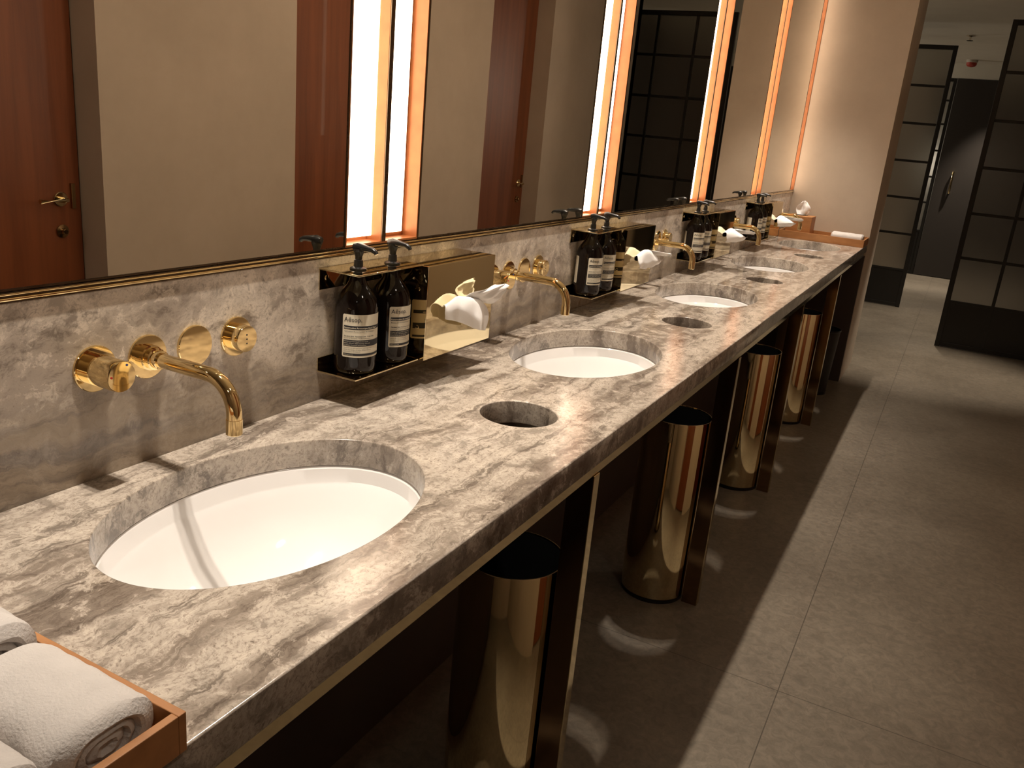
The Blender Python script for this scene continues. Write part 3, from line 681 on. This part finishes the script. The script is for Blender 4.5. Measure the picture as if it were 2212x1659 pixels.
def towel(x0, x1, y, zc, rx, rz, label, seed=0, sq=2.6, group='rolled white towels in the near tray'):
    """rolled face cloth, axis along x, squashed round section, spiral fold showing on its ends"""
    t = thing('rolled_towel', ((x0 + x1) / 2, y, zc - rz), label, 'towel', group)
    L2 = (x1 - x0) / 2; bm = bmesh.new(); nr, ns = 26, 56; rings = []
    for i in range(nr + 1):
        u = -1 + 2 * i / nr; e = (1 - abs(u)) * L2
        k = 1.0 if e > 0.012 else 0.80 + 0.20 * math.sqrt(max(0, 1 - ((0.012 - e) / 0.012) ** 2))
        ring = []
        for j in range(ns):
            a = 2 * PI * j / ns; c, s = math.cos(a), math.sin(a)
            cc = math.copysign(abs(c) ** (2 / sq), c); ss = math.copysign(abs(s) ** (2 / sq), s)
            n_ = 1 + 0.035 * noise.noise(Vector((u * 4, c * 1.5 + seed, s * 1.5))) + 0.008 * noise.noise(Vector((u * 30, c * 12, s * 12)))
            ring.append(bm.verts.new((u * L2, cc * rx * k * n_, rz + ss * rz * k * min(n_, 1.0))))
        rings.append(ring)
    for a, b in zip(rings, rings[1:]):
        for j in range(ns): bm.faces.new((a[j], a[(j + 1) % ns], b[(j + 1) % ns], b[j]))
    # ends: rolled layers as stepped rings
    for ring, sg in ((rings[0], -1), (rings[-1], 1)):
        prev = ring
        for st, (k, dx) in enumerate(((0.88, 0.002), (0.78, 0.001), (0.72, -0.005), (0.66, -0.002), (0.54, 0.0), (0.46, -0.006), (0.40, -0.003), (0.26, -0.001), (0.10, -0.006))):
            new = []
            for j, v in enumerate(ring):
                kk = k - 0.05 * j / ns + 0.05 * noise.noise(Vector((j * 0.18, st * 1.3, seed)))
                new.append(bm.verts.new((sg * (L2 + dx), v.co.y * kk, rz + (v.co.z - rz) * kk)))
            for j in range(ns): bm.faces.new((prev[j], prev[(j + 1) % ns], new[(j + 1) % ns], new[j]))
            prev = new
        bm.faces.new(prev)
    finish(bm, 'towel_cloth', M_TOWEL, t, True)
    return t
ZT = Z + 0.0068
towel(0.356, 0.493, 0.348, ZT + 0.030, 0.047, 0.030, 'rolled white towel at the tray edge facing the basin, nearest the worktop front', 1)
towel(0.352, 0.491, 0.254, ZT + 0.032, 0.046, 0.032, 'rolled white towel second from the basin side of the tray, front row', 2)
towel(0.354, 0.494, 0.161, ZT + 0.031, 0.046, 0.031, 'rolled white towel third from the basin side, at the bottom corner of the photo', 3)
towel(0.200, 0.345, 0.350, ZT + 0.036, 0.046, 0.036, 'rolled white towel in the back row of the near tray, toward the splashback', 4)
towel(0.300, 0.482, 5.585, Z + 0.0068 + 0.030, 0.055, 0.030, 'small rolled white towel in the far tray by the end wall', 6, group=None)
t = thing('tissue_cube', (0.098, 5.612, Z + 0.0068), 'orange brown cube tissue box in the far tray', 'tissue box')
bm = bmesh.new(); a = 0.075
box(bm, -a, a, -a, a, 0, 0.128, 0.003); finish(bm, 'cover', M_TRAY, t)
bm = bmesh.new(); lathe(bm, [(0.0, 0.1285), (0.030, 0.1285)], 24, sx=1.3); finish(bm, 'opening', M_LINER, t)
bm = bmesh.new()
sheet(bm, [[(-0.030, 0.0, 0), (-0.01, 0.006, 0), (0.01, -0.006, 0), (0.030, 0.0, 0)],
           [(-0.044, 0.004, 0.03), (-0.015, 0.014, 0.03), (0.015, -0.012, 0.03), (0.044, 0.004, 0.03)],
           [(-0.036, 0.0, 0.06), (-0.012, 0.012, 0.065), (0.015, -0.012, 0.062), (0.040, 0.0, 0.05)],
           [(-0.012, 0.0, 0.082), (-0.004, 0.006, 0.088), (0.006, -0.004, 0.086), (0.018, 0.0, 0.078)]], 20, 6, 0.004, 3)
o = finish(bm, 'tissue', M_TISSUE, None, True); tag(o, 'white tissue standing up out of the orange brown cube box', 'tissue'); o.location = (0.098, 5.612, Z + 0.0068 + 0.1285)
so = o.modifiers.new('thickness', 'SOLIDIFY'); so.thickness = 0.0005
